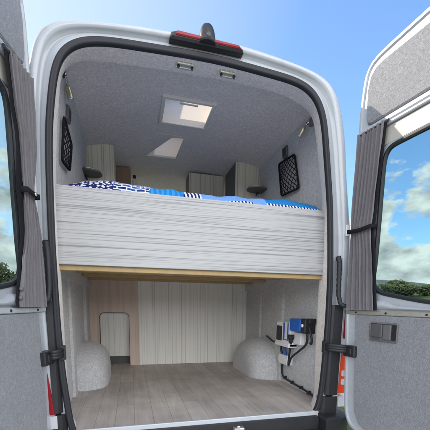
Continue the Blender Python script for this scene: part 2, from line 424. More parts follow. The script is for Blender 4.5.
# inside linings
wall_prof = [(.83, -.01), (.83, .78), (.828, .9), (.80, 1.2), (.77, 1.52), (.745, 1.80), (.7415, 1.84), (.738, 1.872), (.733, 1.89)]
for s in (-1, 1):
    mb = MB(); yy = [.155, .4, .8, 1.2, 1.7, 2.1, 3.1, 3.3]
    lps = [[(s * x, y, z) for x, z in wall_prof] for y in yy]
    mb.rings(lps, closed=False, skip=(lambda a, i: a == 5 and 1 <= i <= 3))
    # raised rail under the bed and upright posts, carpet covered
    def post(y0, y1, z0, z1, d=.022):
        x1 = s * (.83 - d)
        mb.box((min(x1, s * .829), y0, z0), (max(x1, s * .829), y1, z1))
    post(.17, 1.71, .80, .93, .02)
    post(.62, .70, .0, .80, .02) if s < 0 else post(.775, .89, .0, .80, .026)
    post(1.30, 1.36, .0, .80, .026) if s < 0 else post(1.26, 1.32, .0, .80, .022)
    post(.17, .24, .0, .80, .012)
    mb.build('side_lining', M['carpet'], van)
mb = MB()
sheet_with_holes(mb, -.742, .742, .155, 3.3, 1.934, SKY + [BL2], curve=lambda x: -.054 * abs(x / .742) ** 5, nx=24)
mb.build('ceiling_lining', M['ceiling'], van)
mb = MB(); mb.quad((-.83, 3.29, 0), (.83, 3.29, 0), (.83, 3.29, .64), (-.83, 3.29, .64))
mb.build('front_lining', M['ceiling'], van)
mb = MB(); mb.prism([(-.728, -.012), (.69, -.012), (.715, .04), (.74, .15), (.85, .16), (.85, 3.3), (-.85, 3.3), (-.85, .16), (-.765, .15), (-.742, .04)], 0, -.03, lambda a, n, b: (a, b, n))
mb.build('floor_covering', M['floor'], van)
mb = MB(); mb.box((-.69, -.026, -.022), (.668, -.0125, .006)); mb.build('sill_strip', M['paint'], van, bevel=.004)
# chassis under the floor
mb = MB(); mb.box((-.80, .02, -.30), (.80, 3.3, -.035)); mb.build('underbody', M['plastic'], van)
# rear step and bumper
mb = MB()
bp_ = [(-.86, .10), (-.86, -.04), (-.80, -.085), (-.6, -.10), (.6, -.10), (.80, -.085), (.86, -.04), (.86, .10)]
mb.prism(bp_, -.105, -.36, lambda a, n, b: (a, b, n), bev=.012)
mb.build('bumper', M['plastic'], van)
mb = MB(); mb.prism(rrect(-.70, -.125, .69, -.02, .03), -.035, .011, lambda a, n, b: (a, n, b), bev=.006)
mb.build('sill_step', M['plastic'], van)
mb = MB(); mb.box((.125, -.066, -.062), (.185, -.036, -.045)); mb.box((.14, -.072, -.06), (.155, -.066, -.03))
mb.build('door_striker', M['zinc'], van, bevel=.002)
for s in (-1, 1):                                           # painted corners of the bumper
    mb = MB(); pl = [(s * .69, -.10), (s * .80, -.09), (s * .885, -.045), (s * .90, .12), (s * .69, .12)]
    mb.prism(pl, -.02, -.35, lambda a, n, b: (a, b, n), bev=.014)
    mb.build('bumper_corner', M['plastic'], van)

# top brake light and reversing camera
mb = MB(); hs = [(-.222, 1.867), (.140, 1.871), (.136, 1.886), (.118, 1.898), (-.19, 1.902), (-.214, 1.893)]
mb.prism(hs, -.030, .02, lambda a, n, b: (a, n, b), bev=.008)
bl = mb.build('brake_light', M['plastic'], van)
mb = MB(); mb.prism([(-.195, 1.880), (.124, 1.880), (.114, 1.8945), (-.186, 1.8985)], -.036, -.024, lambda a, n, b: (a, n, b), bev=.004)
mb.build('lens', M['red'], bl)
mb = MB()
dome = []
for k in range(9):
    a = math.pi / 2 * k / 8; dome.append((math.cos(a), math.sin(a)))
loops2 = []
for c, h in dome:
    loops2.append([(-.043 + .040 * max(c, .02) ** .6 * math.cos(t), -.022 + .034 * max(c, .02) ** .6 * math.sin(t), 1.872 + .085 * h) for t in [2 * math.pi * j / 20 for j in range(20)]])
ids = mb.rings(loops2); mb.face(ids[-1]); mb.face(ids[0][::-1])
cam_p = mb.build('reversing_camera', M['plastic'], van)
mb = MB(); mb.lathe([(.010, 0), (.010, .006), (.006, .008)], (-.043, -.052, 1.893), (0, -1, -.25), 16); mb.build('lens', M['dark_grey'], cam_p)
# number plate style screw and the two top door strikers
for x in (-.135, .085):
    mb = MB()
    Z = 1.826
    mb.box((x - .048, .064, Z - .016), (x + .048, .074, Z + .016))
    for dx in (-.036, -.012, .014, .036): mb.tube([(x + dx, .05, Z - .004), (x + dx, .045, Z + .014), (x + dx, .066, Z + .02)], .0055, 6)
    mb.tube([(x - .04, .05, Z - .004), (x + .04, .05, Z - .004)], .0055, 6)
    st = mb.build('door_latch_plate', M['zinc'], van, bevel=.002)
    mb = MB()
    pass
    for dx in (-.034, .034):
        mb = MB(); mb.lathe([(.007, 0), (.007, .006), (.003, .007)], (x + dx, .064, Z - .012), (0, -1, 0), 10); mb.build('screw', M['plastic'], st)

# tail lights
for s in (-1, 1):
    mb = MB(); mb.prism([(s * (.735 if s > 0 else .768), .016), (s * (.76 if s > 0 else .79), -.008), (s * (.820 if s > 0 else .815), -.010), (s * (.828 if s > 0 else .824), .03), (s * (.828 if s > 0 else .824), .10), (s * (.75 if s > 0 else .782), .10)], .086, .655, lambda a, n, b: (a, b, n), bev=.01)
    tl = mb.build('tail_light', M['plastic'], van)
    def seg(z0, z1, name, m):
        mb = MB(); mb.prism([(s * (.829 if s > 0 else .825), -.006), (s * .88, .004), (s * .905, .04), (s * .91, .14), (s * (.829 if s > 0 else .825), .14)], z0, z1, lambda a, n, b: (a, b, n), bev=.004)
        mb.build(name, m, tl)
    seg(.452, .625, 'red_lens', M['red']); seg(.372, .450, 'clear_lens', M['clear']); seg(.10, .370, 'orange_lens', M['orange'] if s > 0 else M['red'])
    if s < 0:
        mb = MB(); mb.prism([(-.84, .37), (-.828, .30), (-.807, .092), (-.85, .092)], -.018, .0, lambda a, n, b: (a, n, b), bev=.003); mb.build('wrap_lens', M['red'], tl)
    mb = MB()
    for z in (.175, .23):
        mb.prism(rrect(s * .858 - .014, z - .018, s * .858 + .014, z + .018, .008), -.016, .02, lambda a, n, b: (a, n + .004, b), bev=.003)
    mb.build('bulb_lens', M['clear'], tl)
    mb = MB(); mb.prism([(s * (.828 if s > 0 else .797), -.014), (s * .885, -.010), (s * .915, .05), (s * (.828 if s > 0 else .797), .06)], .012, .084, lambda a, n, b: (a, b, n), bev=.006)
    mb.build('end_lens', M['clear'], tl)
    mb = MB(); xi = .705 if s > 0 else .745
    mb.prism([(s * xi, .02), (s * (xi + .03), -.010), (s * .82, -.011), (s * .835, .04), (s * xi, .04)], -.03, .0855, lambda a, n, b: (a, b, n), bev=.006)
    mb.build('corner_trim', M['plastic'], van)
    # rubber gaiter carrying the door wiring
    mb = MB()
    if s > 0: gp = [(.752, -.02, .935), (.758, -.03, .90), (.757, -.035, .82), (.757, -.04, .72), (.766, -.05, .665), (.785, -.06, .65), (.83, -.055, .655)]
    else: gp = [(-.80, -.01, .93), (-.792, -.025, .87), (-.79, -.035, .80), (-.79, -.04, .72), (-.795, -.05, .665), (-.81, -.055, .65), (-.84, -.05, .655)]
    gp2 = []
    for a, b in zip(gp, gp[1:]):
        for j in range(6): gp2.append(V(a).lerp(V(b), j / 6))
    gp2.append(V(gp[-1]))
    mb.tube(gp2, [.014 + .0025 * (i % 2) - .004 * (i / len(gp2)) for i in range(len(gp2))], 10)
    mb.build('wiring_gaiter', M['rubber'], van)
    if s < 0: continue
    mb = MB(); mb.box((s * .815 - .012, -.012, 1.055), (s * .815 + .012, .0, 1.12)); mb.box((s * .815 - .006, -.02, 1.07), (s * .815 + .006, -.012, 1.085))
    mb.build('latch_plate', M['white_plastic'], van, bevel=.003)

# wheel arches inside
def arch(s, y0, y1, xin, h):
    mb = MB(); n = 22; k = 12; rows = []
    for j in range(k + 1):                                  # from the wall to the inner face
        t = j / k; a_ = t * math.pi / 2; x = .835 - (.835 - xin) * math.sin(a_) ** .8
        c2 = max(.0, math.cos(a_)) ** .62
        row = []
        for i in range(n + 1):
            a = math.pi * i / n; ca, sa = math.cos(a), math.sin(a); e = .86
            w_ = .35 + .65 * c2; hh = (.30 + .70 * c2) if j < k else .30
            row.append((s * x, (y0 + y1) / 2 - (y1 - y0) / 2 * (abs(ca) ** e) * (1 if ca > 0 else -1) * w_, h * (abs(sa) ** e) * hh - .004 + .004 * mnoise.noise(V((j * .6, i * .5, s)))))
        rows.append(row)
    ids = mb.rings(rows, closed=False); mb.face(ids[-1], 0, True)
    return mb.build('wheel_arch', M['carpet'], van, sub=1)
arch(-1, .76, 1.52, .615, .335); arch(1, .81, 1.60, .595, .335)

# roof window
def roof_window(x0, x1, y0, y1, framed):
    mb = MB()
    def ring_box(a0, a1, b0, b1, w, z0, z1):
        for (p0, p1, q0, q1) in ((a0 - w, a1 + w, b0 - w, b0), (a0 - w, a1 + w, b1, b1 + w), (a0 - w, a0, b0, b1), (a1, a1 + w, b0, b1)):
            mb.box((p0, q0, z0), (p1, q1, z1))
    ring_box(x0, x1, y0, y1, .024, 1.920, 2.02)
    f = mb.build('skylight', M['frame_white'], van, bevel=.004)
    mb = MB(); mb.box((x0 + .001, y0 + .001, 2.016), (x1 - .001, y1 - .001, 2.022)); mb.build('dome_pane', M['clear_glass'], f)
    mb = MB(); nn = 12
    for i in range(nn):                                     # pleated blind, not quite shut at one side
        a, b = y0 + .004 + (y1 - y0 - .006) * i / nn, y0 + .004 + (y1 - y0 - .006) * (i + 1) / nn; c = (a + b) / 2
        mb.quad((x0 + .002, a, 1.928), (x1 - .002, a, 1.928), (x1 - .002, c, 1.934), (x0 + .002, c, 1.934))
        mb.quad((x0 + .002, c, 1.934), (x1 - .002, c, 1.934), (x1 - .002, b, 1.928), (x0 + .002, b, 1.928))
    mb.build('blind', M['blind'], f)
    mb = MB(); mb.box((x0 + .09, y0 + .012, 1.922), (x1 - .09, y0 + .03, 1.927)); mb.build('blind_handle', M['frame_white'], f, bevel=.003)
roof_window(*SKY[0], True)
# translucent panel added to imitate a patch of reflected sunlight on the ceiling
mb = MB(); quad = [(-.267, 1.367), (-.085, 1.0), (.005, .99), (-.012, 1.363)]
cover = rrect(BL2[0] - .015, BL2[2] - .015, BL2[1] + .015, BL2[3] + .015, 0.0)
co, qi = by_angle([cover, quad], (-.075, 1.22))
mb.rings([[(x, y, 1.930) for x, y in co], [(x, y, 1.9295) for x, y in qi], [(x, y, 1.9315) for x, y in qi]], sm=False)
rl = mb.build('sun_patch_panel', M['ceiling'], van)
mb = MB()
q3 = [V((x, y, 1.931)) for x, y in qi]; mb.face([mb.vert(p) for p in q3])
M['sun_patch_sheet'] = blind_mat(); M['sun_patch_sheet'].name = 'sun_patch_cloth'
for n_ in M['sun_patch_sheet'].node_tree.nodes:
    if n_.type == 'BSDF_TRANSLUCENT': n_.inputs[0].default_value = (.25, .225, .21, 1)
mb.build('sun_patch_sheet', M['sun_patch_sheet'], rl, recalc=False)

# windscreen and side window glass
mb = MB(); mb.prism(rrect(-.76, .64, .76, 1.74, .12), 3.384, 3.39, lambda a, n, b: (a, n, b)); mb.build('windscreen', M['clear_glass'], van)
# wheels
for x, y in ((-.80, 1.16), (.80, 1.2), (-.80, 3.0), (.80, 3.0)):
    mb = MB(); s = 1 if x > 0 else -1
    mb.lathe([(.20, 0), (.33, 0), (.345, .03), (.345, .19), (.33, .22), (.20, .22)], (x - s * .17, y, G + .345), (s, 0, 0), 28)
    w = mb.build('wheel', M['tyre'], van)
    mb = MB(); mb.lathe([(.195, .02), (.195, .205), (.15, .19), (.06, .21), (.0, .21)], (x - s * .17, y, G + .345), (s, 0, 0), 24); mb.build('rim', M['steel'], w)

# ------------------------------------------------------------------ rear doors
HX = .824
def door(s, ang):
    ca, sa = math.cos(ang), math.sin(ang)
    def T(t, n, z):
        lo_ = min(1, max(0, (.62 - z) / .62)); k_ = max(0, 1 - t / .5)
        t = t + k_ * ((.016 + .046 * lo_) if s > 0 else (-.008 - .034 * lo_))       # the hinge edge follows the pillar
        return V((s * (HX + t * sa + n * ca), -t * ca + n * sa, z))
    W_ = .80
    outline = [(0, .06), (.008, 0), (.03, -.05), (.07, -.083), (.14, -.10), (W_ - .08, -.10), (W_ - .02, -.08), (W_, -.02), (W_, 1.86), (W_ - .03, 1.94), (W_ - .09, 1.972),
               (.375, 1.968), (.154, 1.952), (.09, 1.943), (.045, 1.924), (.016, 1.876), (.003, 1.76), (0, 1.6), (0, 1.0), (0, .5)]
    hole = [(.195, .86), (.188, .80), (.20, .755), (.24, .725), (.30, .712), (.42, .69), (.54, .672), (.64, .668), (.69, .69), (.712, .74), (.712, 1.38), (.69, 1.43), (.64, 1.45), (.26, 1.45), (.215, 1.435), (.197, 1.38), (.197, 1.1)]
    hole = relax(smooth_loop(hole, 3), 3, .018); outline = relax(outline, 2, .02)
    c = (.44, 1.05)
    O, H = by_angle([outline, hole], c)
    lip = by_angle([inset(outline, .012)], c)[0]
    def redo(pl): return [ray_hit(pl, c, math.atan2(o[1] - c[1], o[0] - c[0])) for o in O]
    mb = MB()
    L_ = [(O, .05), (O, .010), (redo(inset(outline, .006)), .001), (redo(inset(outline, .016)), 0), (redo(inset(outline, .020)), -.007), (redo(inset(outline, .028)), -.007), (redo(inset(outline, .033)), .002),
          (redo(inset(hole, -.05)), .004), (redo(inset(hole, -.02)), .0), (H, .004), (H, .010), (redo(inset(hole, -.035)), .013), (redo(inset(hole, -.10)), .05), (O, .05)]
    loops = [[T(t, n, z) for t, z in pl] for pl, n in L_]
    mb.rings(loops, sm=False)
    d = mb.build('rear_door', M['paint'], van)
    # recess band above the window and the metal ledge over it
    mb = MB(); mb.prism([(.012, 1.556), (W_ - .04, 1.556), (W_ - .04, 1.572), (.012, 1.572)], -.016, .0, T, bev=.004)
    mb.prism([(.012, 1.576), (W_ - .04, 1.576), (W_ - .04, 1.604), (.012, 1.604)], -.012, .0, T, bev=.006)
    mb.build('ledge', M['paint'], d)
    mb = MB(); mb.prism([(.175, 1.468), (W_ - .04, 1.468), (W_ - .04, 1.552), (.175, 1.552)], -.001, .0035, T)
    mb.build('head_panel', M['cavity_paint'], d)
    # carpeted linings
    up = [(.062, 1.66), (.075, 1.618), (.105, 1.607), (W_ - .06, 1.607), (W_ - .045, 1.63), (W_ - .045, 1.86), (W_ - .08, 1.905), (.36, 1.888), (.15, 1.884), (.105, 1.876), (.072, 1.845), (.060, 1.79)]
    mb = MB(); mb.prism(up, -.014, .0, T, bev=.007); mb.build('upper_lining', M['door_carpet'], d)
    lo = [(.092, .60), (.093, .30), (.097, .12), (.108, .03), (.145, -.03), (.21, -.055), (W_ - .10, -.055), (W_ - .05, -.02), (W_ - .045, .60)]
    mb = MB(); mb.prism(lo, -.014, .0, T, bev=.006); mb.build('lower_lining', M['door_carpet'], d)
    mb = MB(); mb.prism([(.02, .604), (W_ - .02, .604), (W_ - .02, .626), (.02, .626)], -.012, .0, T, bev=.003)
    for t in (.10, .30, .52): mb.lathe([(.0055, 0), (.0055, .003)], T(t, -.012, .615), T(0, -1, 0) - T(0, 0, 0), 8, mi=1)
    mb.build('belt_strip', [M['zinc'] if s > 0 else M['paint'], M['plastic']], d)
    # soft bulge of painted metal under the window
    mb = MB(); rows = []
    for k in range(9):
        a = k / 8
        rows.append([T(.225 + (W_ - .27) * i / 10, .002 - .020 * math.sin(math.pi * a) ** .8, .632 + a * max(.012, (.70 if i < 2 else .684 - .004 * i) - .018 - .632)) for i in range(11)])
    mb.rings(rows, closed=False); mb.build('belt_panel', M['paint'], d)
    # window rubber and glass
    mb = MB(); h2 = inset(hole, -.002)
    mb.rings([[T(t, n, z) for t, z in inset(hole, dd)] for dd, n in ((-.012, .002), (-.009, -.007), (.001, -.009), (.008, -.004), (.009, .009), (-.001, .012))], sm=False)
    mb.build('window_seal', M['rubber'], d)
    mb = MB(); mb.prism(inset(hole, .003), -.002, .003, T); mb.build('window_pane', M['glass'], d)
    # check strap: black box on the door and the arm to the pillar
    mb = MB(); mb.prism(rrect(.026, .355, .118, .42, .006), -.036, .002, T, bev=.005)
    mb.prism(rrect(.045, .37, .095, .405, .004), -.042, -.03, T, bev=.003)
    a0 = T(.055, -.03, .40); e = V((s * (.712 if s > 0 else .755), -.012, .405))
    mid_ = (a0 + e) / 2 + V((0, -.035, 0))
    pts = [a0, a0.lerp(mid_, .5) + V((0, -.012, 0)), mid_, mid_.lerp(e, .6), e]
    for dz in (-.014, 0, .014): mb.tube([p + V((0, 0, dz)) for p in pts], .0105, 8)
    mb.box(tuple(e - V((.012, .006, .035))), tuple(e + V((.012, .02, .035))))
    mb.build('check_strap', M['plastic'], d)
    if s > 0:
        mb = MB(); bz = rrect(.207, .465, .385, .567, .012); 
        rr_ = [(inset(bz, 0), -.012), (inset(bz, .001), -.020), (inset(bz, .006), -.022), (inset(bz, .009), -.018)]
        mb.rings([[T(t, n, z) for t, z in pl] for pl, n in rr_], sm=False)
        mb.prism(inset(bz, .009), -.0155, .0, T)
        hd = mb.build('door_handle', M['mid_grey'], d)
        # handle only has the door below it: keep three levels
    if s > 0:
        mb = MB(); mb.prism(rrect(.222, .487, .292, .557, .006), -.026, -.015, T, bev=.004); mb.prism(rrect(.227, .474, .27, .481, .002), -.019, -.015, T)
        mb.build('handle_lever', M['dark_grey'], d)
        mb = MB(); mb.prism(rrect(.345, .477, .373, .557, .008), -.0165, -.01, T); mb.build('finger_recess', M['plastic'], d)
        mb = MB(); mb.prism(rrect(.296, .478, .342, .556, .006), -.021, -.015, T, bev=.003); mb.build('handle_plate', M['mid_grey'], d)
    # outside skin number plate recess etc. stay plain: the outside faces away
    return T
TR = door(1, .152); TL = door(-1, .211)

# curtains tied back beside the two door windows
def interp(tab, z):
    tab = sorted(tab)
    if z <= tab[0][0]: return tab[0][1]
    for (a, va), (b, vb) in zip(tab, tab[1:]):
        if z <= b:
            t = (z - a) / (b - a); t = t * t * (3 - 2 * t) * .5 + t * .5; return va + (vb - va) * t
    return tab[-1][1]
def curtain(T, left, right, ztie, label, btn):
    sh = .062 if btn else .028                              # the cloth hangs in front of the door skin
    left = [(z, t + sh + (.022 if btn else 0)) for z, t in left]; right = [(z, t + sh) for z, t in right]
    o0 = T(.09, -.03, .622)
    c = thing('curtain', tuple(o0), label, 'curtain', 'curtains on the rear doors')
    mb = MB(); nz, nu = 60, 66; rows = []
    for j in range(nz + 1):
        z = .628 + (1.572 - .628) * j / nz
        a, b = interp(left, z), interp(right, z)
        tie = math.exp(-((z - ztie) / .06) ** 2)
        row = []
        for i in range(nu + 1):
            u = i / nu
            ph = u * 2 * math.pi * 6.5 + 2.2 * mnoise.noise(V((u * 3.1, z * 2.2, 1 if btn else 2))) + .9 * math.sin(u * 9 + 1.3 * z)
            amp = .011 * (1 - .6 * tie) * (.75 + .6 * mnoise.noise(V((u * 5, z * 1.5, 4 if btn else 8))))
            n = -.034 - amp * math.sin(ph) - .004 * math.sin(3.1 * ph + z * 3) - .012 * math.sin(math.pi * u) * tie - .0015 * mnoise.noise(V((u * 8, z * 9, 3)))
            row.append(T(a + (b - a) * (u + .012 * math.sin(ph * 1.0 + 1.2)), n, z))
        rows.append(row)
    mb.rings(rows, closed=False); mb.build('cloth', M['curtain'], c, recalc=False)
    # dark strip standing in for window rubber and shadow beside the curtain
    mb = MB(); rows = []
    for j in range(nz + 1):
        z = .63 + (1.568 - .63) * j / nz; b = interp(right, z)
        tie = math.exp(-((z - ztie) / .10) ** 2)
        w = .012 + .022 * tie if btn else .008 + .004 * tie
        rows.append([T(b - .012, -.026, z), T(b + w * .5, -.03, z), T(b + w, -.022, z)])
    mb.rings(rows, closed=False); mb.build('rubber_shadow_strip', M['black_fabric'], c, recalc=False)
    # tie back
    mb = MB(); a, b = interp(left, ztie) - .008, interp(right, ztie) + .012
    for j in range(1):
        rows = []
        for zz in (-.011, .011):
            row = [T(a - .004, -.012, ztie + zz), T(a - .004, -.04, ztie + zz)] + [T(a + (b - a) * i / 8, -.056 - .008 * math.sin(math.pi * i / 8), ztie + zz - .010 * math.sin(math.pi * i / 8)) for i in range(9)] + [T(b + .004, -.04, ztie + zz), T(b + .004, -.008, ztie + zz)]
            rows.append(row)
        mb.rings(rows, closed=False)
    tb = mb.build('tie_back', M['black_fabric'], c, recalc=False, solid=.003)
    if btn:
        mb = MB(); p = T(a + (b - a) * .62, -.066, ztie - .006); mb.lathe([(.008, 0), (.008, .004), (.004, .006)], p, T(0, -1, 0) - T(0, 0, 0), 14); mb.build('button', M['chrome'], tb)
    # rail the curtain hangs on
    mb = MB(); mb.tube([T(interp(left, 1.6) - .005, -.026, 1.567), T(interp(right, 1.6) + .02, -.026, 1.567)], .007, 8); mb.build('rail', M['plastic'], c)
    if btn:
        mb = MB()
        for z in (.665, .70): mb.lathe([(.009, 0), (.008, .008), (.003, .01)], T(interp(right, z) + .004, -.034, z), T(0, -1, 0) - T(0, 0, 0), 10)
        mb.build('fastener', M['mid_grey'], c)
curtain(TR, [(.62, .028), (.75, .022), (.92, .020), (1.08, .012), (1.26, .010), (1.45, .013), (1.58, .014)],
        [(.626, .215), (.766, .196), (.90, .178), (1.052, .152), (1.164, .160), (1.386, .171), (1.547, .178)], 1.068,
        'mauve grey curtain on the right hand rear door, tied by a plain black strap', False)
curtain(TL, [(.62, -.008), (.75, -.002), (.92, .002), (1.09, .030), (1.3, -.006), (1.45, -.018), (1.58, -.022)],
        [(.645, .208), (.781, .178), (.951, .132), (1.08, .124), (1.198, .122), (1.303, .126), (1.402, .147), (1.553, .160)], 1.092,
        'mauve grey curtain on the left hand rear door, tied by a strap with stud', True)

# ------------------------------------------------------------------ bed and furniture
bed = thing('bed_platform', (0, .1, 0), 'raised bed platform with pale striped front board above the garage space', 'bed')
mb = MB(); mb.box((-.775, .084, .838), (.765, .102, 1.213)); mb.build('front_board', M['bed_panel'], bed, bevel=.002)
mb = MB()
mb.box((-.815, .1045, .812), (.80, .150, .862)); bt = mb.build('front_rail', M['pine'], bed, bevel=.003)
for x, z in ((.32, .84), (-.05, .838), (.61, .842), (-.40, .84)):
    mb = MB(); mb.lathe([(.007, 0), (.007, .0008)], (x, .1045, z - .012), (0, -1, 0), 10); mb.build('knot', M['brown'], bt)
for y in (.45, .80, 1.15, 1.5):
    mb = MB(); mb.box((-.80, y, .862), (.80, y + .045, .888)); mb.build('slat', M['pine'], bed, bevel=.003)
mb = MB(); mb.box((-.80, .106, .89), (.80, 1.70, .905)); mb.build('base_board', M['pine'], bed)
mb = MB(); mb.prism(rrect(.112, -.79, 1.70, .775, .04), .908, 1.16, lambda a, n, b: (b, a, n), bev=.03)
mb.build('mattress', M['white_plastic'], bed)

# quilt
mb = MB(); nx, ny = 150, 44
edges = []
topx = [(-.80, 1.235), (-.745, 1.25), (-.70, 1.272), (-.62, 1.294), (-.52, 1.300), (-.36, 1.292), (-.19, 1.287), (-.05, 1.280), (.06, 1.278), (.167, 1.286), (.36, 1.292), (.565, 1.298), (.70, 1.285), (.766, 1.25), (.80, 1.235)]
rows = []
for j in range(ny + 1):
    row = []
    for i in range(nx + 1):
        x = -.775 + 1.535 * i / nx; y = .112 + (1.62 - .112) * (j / ny) ** 1.4
        h = interp(topx, x)
        e = min(1, max(0, (y - .112) / .13)); e = math.sin(e * math.pi / 2) ** .7
        z = 1.185 + (h - 1.185) * e + .010 * e * mnoise.noise(V((x * 9, y * 9, 0))) + .006 * mnoise.noise(V((x * 24, y * 24, 3)))
        if y > .45: z = min(z, h - .02 * min(1, (y - .45) * 2)) 
        row.append((x, y, z))
    rows.append(row)
ids = mb.rings(rows, closed=False)
fi = 0
for j in range(ny):
    for i in range(nx):
        x = -.775 + 1.535 * (i + .5) / nx; y = rows[j][i][1]; e = (y - .112)
        wob = .03 * mnoise.noise(V((x * 3, y * 5, 9)))
        if x < -.50 + wob: m = 0
        elif x < -.30 + wob: m = 1
        elif x < -.13 + wob: m = 2
        elif x < -.03 + wob: m = 3 if e < .10 else 1
        elif x < .28: m = 4 if (e > .03 or x < .12) else 3
        elif x < .36: m = 3 if e > .10 else 4 
        else: m = 3 if (e < .026 or x > .72 or e > .13 + wob * 2) else 5
        mb.mi[fi] = m; fi += 1
mb.build('quilt', QUILT, None, origin=(0, .4, 1.185), label='blue and white patchwork quilt spread over the raised bed', cat='quilt')

# partition closing the garage space
pt = thing('partition', (0, 1.73, 0), 'partition behind the garage space, brown board with a hatch beside a striped board', 'partition')
mb = MB()
hatch = rrect(-.736, -.02, -.449, .55, [0, 0, .045, .045])
bo, hi_ = by_angle([[(-.835, -.001), (-.353, -.001), (-.353, 1.15), (-.835, 1.15)], [(-.736, -.001), (-.449, -.001)] + [p for p in hatch if p[1] > .1]], (-.59, .25))
mb.rings([[(x, 1.72, z) for x, z in bo], [(x, 1.72, z) for x, z in hi_], [(x, 1.738, z) for x, z in hi_], [(x, 1.738, z) for x, z in bo]], sm=False)
mb.build('brown_board', M['oak'], pt)
mb = MB(); mb.rings([[(x, y, z) for x, z in inset(hatch, d)] for d, y in ((-.003, 1.7195), (-.003, 1.717), (.003, 1.717), (.003, 1.74))], sm=False)
mb.build('hatch_edging', M['dark_grey'], pt)
mb = MB(); mb.box((-.80, 1.83, .085), (-.40, 1.845, .60)); mb.build('hatch_board', M['stripe'], pt)
mb = MB(); mb.box((-.80, 1.85, 0.001), (-.40, 1.86, .09)); mb.build('dark_gap_strip', M['dark_grey'], pt)  # dark strip stands in for the shade in the gap below the board
mb = MB(); mb.box((-.352, 1.712, .002), (.835, 1.738, 1.15)); mb.build('striped_board', M['stripe'], pt, bevel=.002)

def cabinet(name, x0, x1, y0, y1, m, label, side=None, z0=1.0, taper=0.0, gap=False):
    c = thing(name, ((x0 + x1) / 2, (y0 + y1) / 2, z0), label, 'cabinet', 'cabinets beyond the bed')
    T2 = lambda x, y, z: (x - (taper if (x > .6 and z > 1.5) else 0) + (taper if (x < -.6 and z > 1.5) else 0), y, z)
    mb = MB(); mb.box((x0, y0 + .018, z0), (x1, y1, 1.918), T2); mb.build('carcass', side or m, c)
    mb = MB(); mb.box((x0 - .001, y0, z0 + .002), (x1 + .001, y0 + .016, 1.917), T2); mb.build('front', m, c, bevel=.002)
    return c
cabinet('cabinet', -.81, -.532, 1.22, 1.66, M['cab_stripe'], 'upright striped cabinet at the left wall, its front next to a brown board', taper=.07)
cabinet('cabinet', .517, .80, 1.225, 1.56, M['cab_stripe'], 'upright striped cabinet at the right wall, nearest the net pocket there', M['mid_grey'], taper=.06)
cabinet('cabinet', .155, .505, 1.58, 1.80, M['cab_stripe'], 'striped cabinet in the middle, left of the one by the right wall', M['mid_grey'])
cabinet('cabinet', -.53, -.40, 1.64, 1.95, M['brown'], 'narrow plain brown cupboard side between the striped cabinet and the pink lit ceiling')
# small oval shelves fixed to the cabinet fronts
for (cx, cy, cz, rx, ry, lab, grp) in ((-.745, 1.15, 1.648, .125, .085, 'dark oval shelf at the left wall, lying across the striped cabinet', None), (.705, 1.13, 1.655, .115, .07, 'small dark oval shelf at the right wall below the hanging net', None)):
    t = thing('corner_shelf', (cx, cy, cz), lab, 'shelf', 'oval shelves by the bed')
    mb = MB(); el = [(cx + rx * math.cos(2 * math.pi * j / 28), cy + ry * math.sin(2 * math.pi * j / 28)) for j in range(28)]
    mb.prism(el, cz + .012, cz, lambda a, n, b: (a, b, n), bev=.004); mb.build('shelf_board', M['dark_grey'], t)
    mb = MB(); el2 = [(cx + .9 * rx * math.cos(2 * math.pi * j / 28), cy + .9 * ry * math.sin(2 * math.pi * j / 28), cz + .022) for j in range(28)]
    mb.tube(el2, .004, 6, closed=True)
    for j in (2, 9, 16, 23): mb.tube([V(el2[j]), V(el2[j]) - V((0, 0, .016))], .003, 6)
    mb.build('guard_rail', M['chrome'], t)
    mb = MB(); mb.tube([(cx, cy + .02, cz), (cx, cy + ry * .95, cz - .02)], .007, 8); mb.build('bracket', M['plastic'], t)
# bottle standing beyond the quilt
b = thing('bottle', (-.365, 1.60, 1.25), 'small white bottle with a black cap standing beyond the quilt', 'bottle')
mb = MB(); mb.lathe([(.018, 0), (.02, .02), (.02, .615), (.012, .632)], (-.365, 1.60, 1.24 - .06), (0, 0, 1), 14); mb.build('bottle_body', M['white_plastic'], b)
mb = MB(); mb.lathe([(.013, 0), (.014, .003), (.014, .026), (.012, .03)], (-.365, 1.60, 1.81), (0, 0, 1), 14); mb.build('cap', M['plastic'], b)

# ------------------------------------------------------------------ wall fittings
def wallx(z, s): return s * (.80 - (z - 1.2) * .0917)
def lamp(s, base, elbow, tip0, tip1, label, blackbase):
    t = thing('reading_lamp', base, label, 'lamp', 'reading lamps by the bed')
    nrm = V((-s, 0, -.09)).normalized()
    mb = MB(); mb.lathe([(.027, 0), (.027, .006), (.022, .012), (.010, .015)], base, nrm, 20); mb.build('wall_base', M['mid_grey'] if not blackbase else M['plastic'], t)
    mb = MB(); mb.tube([V(base) + nrm * .015, V(elbow), V(tip0)], .0055, 8); mb.lathe([(.009, -.006), (.011, 0), (.009, .006)], elbow, (0, 1, 0), 10); mb.build('arm', M['chrome'], t)
    ax = (V(tip1) - V(tip0)); L0 = ax.length
    mb = MB(); mb.lathe([(.006, 0), (.011, .005), (.015, .010), (.017, L0 * .95), (.018, L0), (.013, L0), (.011, L0 - .01)], tip0, ax, 18); hd = mb.build('head', M['brass'], t)
    mb = MB(); mb.lathe([(.0178, L0 * .88), (.0188, L0 * .89), (.0188, L0 * .97), (.0178, L0 * .98)], tip0, ax, 18); mb.build('rim', M['chrome'], hd)
lamp(1, (.731, .325, 1.822), (.712, .352, 1.822), (.708, .372, 1.812), (.703, .425, 1.782), 'silver reading lamp on a round grey base at the right wall', False)
lamp(-1, (-.744, .315, 1.845), (-.732, .33, 1.838), (-.727, .345, 1.805), (-.715, .375, 1.752), 'gold coloured reading lamp hanging at the left wall', True)
